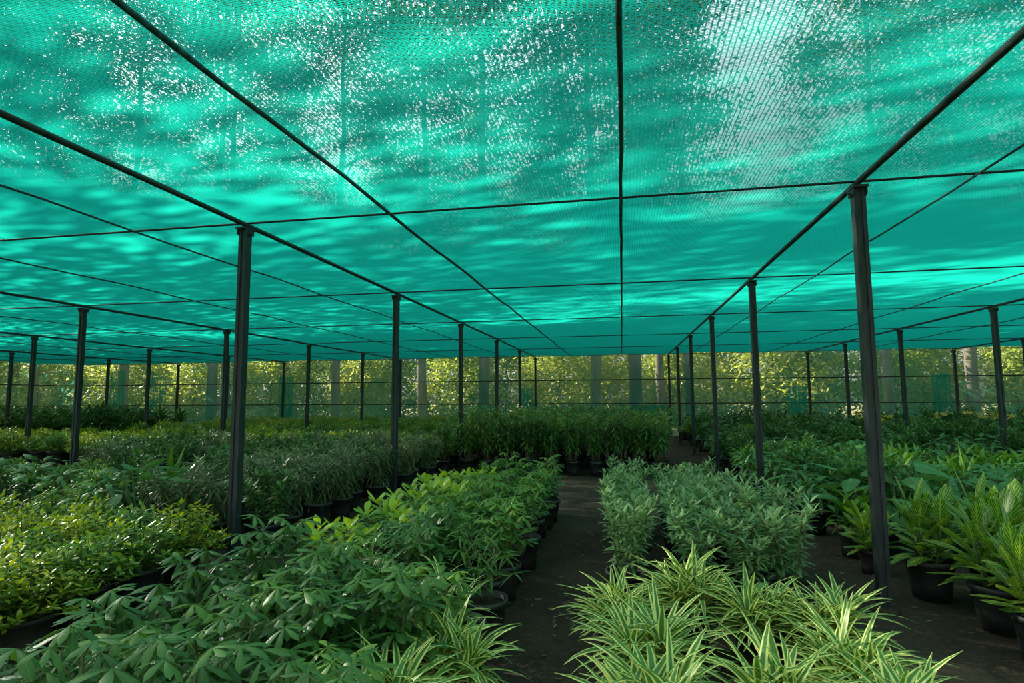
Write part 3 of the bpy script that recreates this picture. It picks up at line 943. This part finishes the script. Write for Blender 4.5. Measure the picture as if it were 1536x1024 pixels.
# ------------------------------------------------------------------ trees and shrubs outside
def tree_meshes(h, crown0, rx, n_clump, per, L, mat, seed, trunk_r, lean=0.0):
    rs = R
    T = Tubes()
    pts = [Vector((0, 0, -0.2))]
    for i in range(1, 9):
        t = i / 8
        pts.append(Vector((lean * t * t * h + u(-.12, .12), u(-.15, .15), h * 0.9 * t)))
    T.add(pts, [trunk_r * (1 - 0.85 * i / 8) for i in range(9)], 9)
    lv = Leaves()
    for c in range(n_clump):
        t = (c + 0.5) / n_clump
        z = crown0 + (h - crown0) * t
        wid = rx * (math.sin(PI * min(1, 0.12 + 0.9 * t) ** 0.9) ** 0.7)
        a = c * 2.4 + u(-0.5, 0.5)
        rr = wid * math.sqrt(u(0.03, 1))
        ctr = Vector((along(pts, min(1, z / (h * .9))).x + rr * math.cos(a), rr * math.sin(a), z + u(-.5, .5)))
        if c % 3 == 0:
            b = along(pts, max(0.15, min(1, (z - rr * 0.6) / (h * 0.9))))
            T.add([b, b.lerp(ctr, .5) + Vector((0, 0, .2)), ctr], [trunk_r * .22, trunk_r * .14, 0.02], 5, False)
        cs = u(0.45, 1.0) * rx * (0.26 if h < 10 else 0.24)
        for k in range(per):
            q = Vector((R.gauss(0, 1), R.gauss(0, 1), R.gauss(0, .7))) * cs
            lv.add(ctr + q, u(0, 6.3), u(-0.9, 0.6), L * u(.7, 1.3), L * 0.5, u(0, .6), 'ell', 2, 0.25, u(-.6, .6), R.random(), (R.random() < .15) * u(.2, 1))
    return T.mesh('trunk', M['bark']), lv.mesh('crown', M[mat])


tall = [tree_meshes(u(27, 30), 6.5, 4.3, 84, 240, 0.26, 'tree', i, 0.27, u(-.003, .003)) for i in range(3)]
spots = []
xx = -46
i = 0
while xx < 46:
    if not 3.2 < xx < 10.5:                       # the gap where the sky shows through the roof
        spots.append((xx + u(-.8, .8), 25.6 + (i % 3) * 2.6 + u(-.4, .4)))
    xx += 4.4
    i += 1
for i, (x, y) in enumerate(spots):
    t = empty('tall_tree', (x, y, -0.05), u(0, 6.3))
    s = u(.92, 1.12)
    t.scale = (s, s, s)
    tm, cm = tall[i % 3]
    link('trunk', tm, t); link('crown', cm, t)
    tag(t, 'tall leafy tree beyond the far net, %s from the left along the tree belt' % nth(i), 'tree', 'tall trees beyond the far net')

i = 0
yy = -26
while yy < 25:
    if 9.0 < yy < 12.6:                          # a missing tree lets the sun onto the near left of the roof
        yy += 3.6
        continue
    t = empty('tall_tree', (-31 - (i % 3) * 3.0 + u(-.5, .5), yy, -0.05), u(0, 6.3))
    sc = u(.95, 1.15)
    t.scale = (sc, sc, sc)
    tm, cm = tall[i % 3]
    link('trunk', tm, t); link('crown', cm, t)
    tag(t, 'tall leafy tree outside the left net, %s from the front' % nth(i), 'tree', 'tall trees outside the left net')
    yy += 3.6
    i += 1

xs = [x for x in (-64 + k * 5.6 + u(-1, 1) for k in range(20)) if not 4 < x < 20]
for i, x in enumerate(xs):
    t = empty('distant_tree', (x, 47 + (i % 2) * 4 + u(-1, 1), -2.0), u(0, 6.3))
    t.scale = (1.0, 1.0, u(.72, .86))
    tm, cm = tall[(i + 1) % 3]
    link('trunk', tm, t); link('crown', cm, t)
    tag(t, 'tall dark tree far behind the bushes, %s from the left along the back row' % nth(i), 'tree', 'trees behind the bushes')
hedge = [tree_meshes(u(4.2, 5.6), 0.3, 1.9, 70, 70, 0.23, mt, i, 0.07) for i, mt in enumerate(('hedge', 'hedge_dark', 'hedge'))]
hx = -58
i = 0
while hx < 34:
    x, y = hx + u(-.5, .5), 33.5 + (i % 4) * 1.9 + u(-.4, .4)
    v = R.choices([0, 1, 2], [4, 3, 4])[0]
    s = empty('bush', (x, y, -0.05), u(0, 6.3))
    k = u(.9, 1.4)
    s.scale = (k, k, k)
    link('trunk', hedge[v][0], s); link('crown', hedge[v][1], s)
    tag(s, '%s bush outside the far net, %s from the left' % (('sunlit yellow-green', 'dull green', 'yellow-green')[v], nth(i)), 'bush', 'bushes outside the far net')
    hx += 1.5
    i += 1
for i, y in enumerate([8, 11, 14, 17, 20, 23]):
    s = empty('bush', (-29.5 - (i % 2) * 1.5, y, -0.05), u(0, 6.3))
    link('trunk', hedge[1][0], s); link('crown', hedge[1][1], s)
    tag(s, 'green bush outside the left net, %s from the front' % nth(i), 'bush', 'bushes outside the left net')
# two stout bare trunks of old trees right behind the far net
for i, (x, r, lab) in enumerate(((0.55, 0.27, 'thick'), (2.65, 0.16, 'slim'))):
    T = Tubes()
    T.add([(0, 0, -.1), (0.02, 0, 1.2), (0, 0.05, 4), (0.1, 0.1, 8), (0.05, 0.2, 14)], [r * 1.1, r, r * .97, r * .9, r * .6], 12)
    t = empty('tree_trunk', (x, 24.6, 0))
    link('trunk', T.mesh('trunk', M['bark']), t)
    if i == 0:
        link('crown', tall[0][1], t).location = (0, 0, 2)
    t['label'] = '%s tree trunk standing close behind the far net past the aisle' % lab
    t['category'] = 'tree'

# ------------------------------------------------------------------ light
world = bpy.data.worlds.new('sky')
scene.world = world
world.use_nodes = True
nt = world.node_tree
nt.nodes.clear()
g = N(nt)
out = g.node('ShaderNodeOutputWorld')
bg = g.node('ShaderNodeBackground')
sky = g.node('ShaderNodeTexSky', sky_type='NISHITA')
SUN_EL, SUN_AZ = math.radians(29.5), math.radians(-76)          # azimuth from +Y towards +X
sky.sun_disc = False
sky.sun_elevation = SUN_EL
sky.sun_rotation = SUN_AZ
sky.dust_density = 3.0
hs = g.node('ShaderNodeHueSaturation')
hs.inputs['Saturation'].default_value = 0.25
g.link(sky.outputs[0], hs.inputs['Color'])
g.link(hs.outputs[0], bg.inputs[0])
bg.inputs[1].default_value = 0.48
g.link(bg.outputs[0], out.inputs[0])

sd = bpy.data.lights.new('sun', 'SUN')
sd.energy = 29
sd.angle = math.radians(0.25)
sd.color = (1.0, 0.93, 0.80)
so = bpy.data.objects.new('sun', sd)
COL.objects.link(so)
to_sun = Vector((math.sin(SUN_AZ) * math.cos(SUN_EL), math.cos(SUN_AZ) * math.cos(SUN_EL), math.sin(SUN_EL)))
so.rotation_euler = to_sun.to_track_quat('Z', 'Y').to_euler()
so.location = to_sun * 60

scene.view_settings.view_transform = 'Standard'
scene.view_settings.look = 'None'
scene.view_settings.gamma = 1
scene.view_settings.use_curve_mapping = False
scene.view_settings.exposure = -0.08
cy = scene.cycles
cy.max_bounces = 7
cy.diffuse_bounces = 4
cy.glossy_bounces = 2
cy.transmission_bounces = 4
cy.transparent_max_bounces = 12
cy.caustics_reflective = False
cy.caustics_refractive = False
print('PLANTS', len(PLACED), 'dup labels', sum(1 for v in LABELS.values() if v > 1))
from collections import Counter
print(Counter(o.name.split('.')[0] for o in scene.objects if o.parent is None).most_common(60))
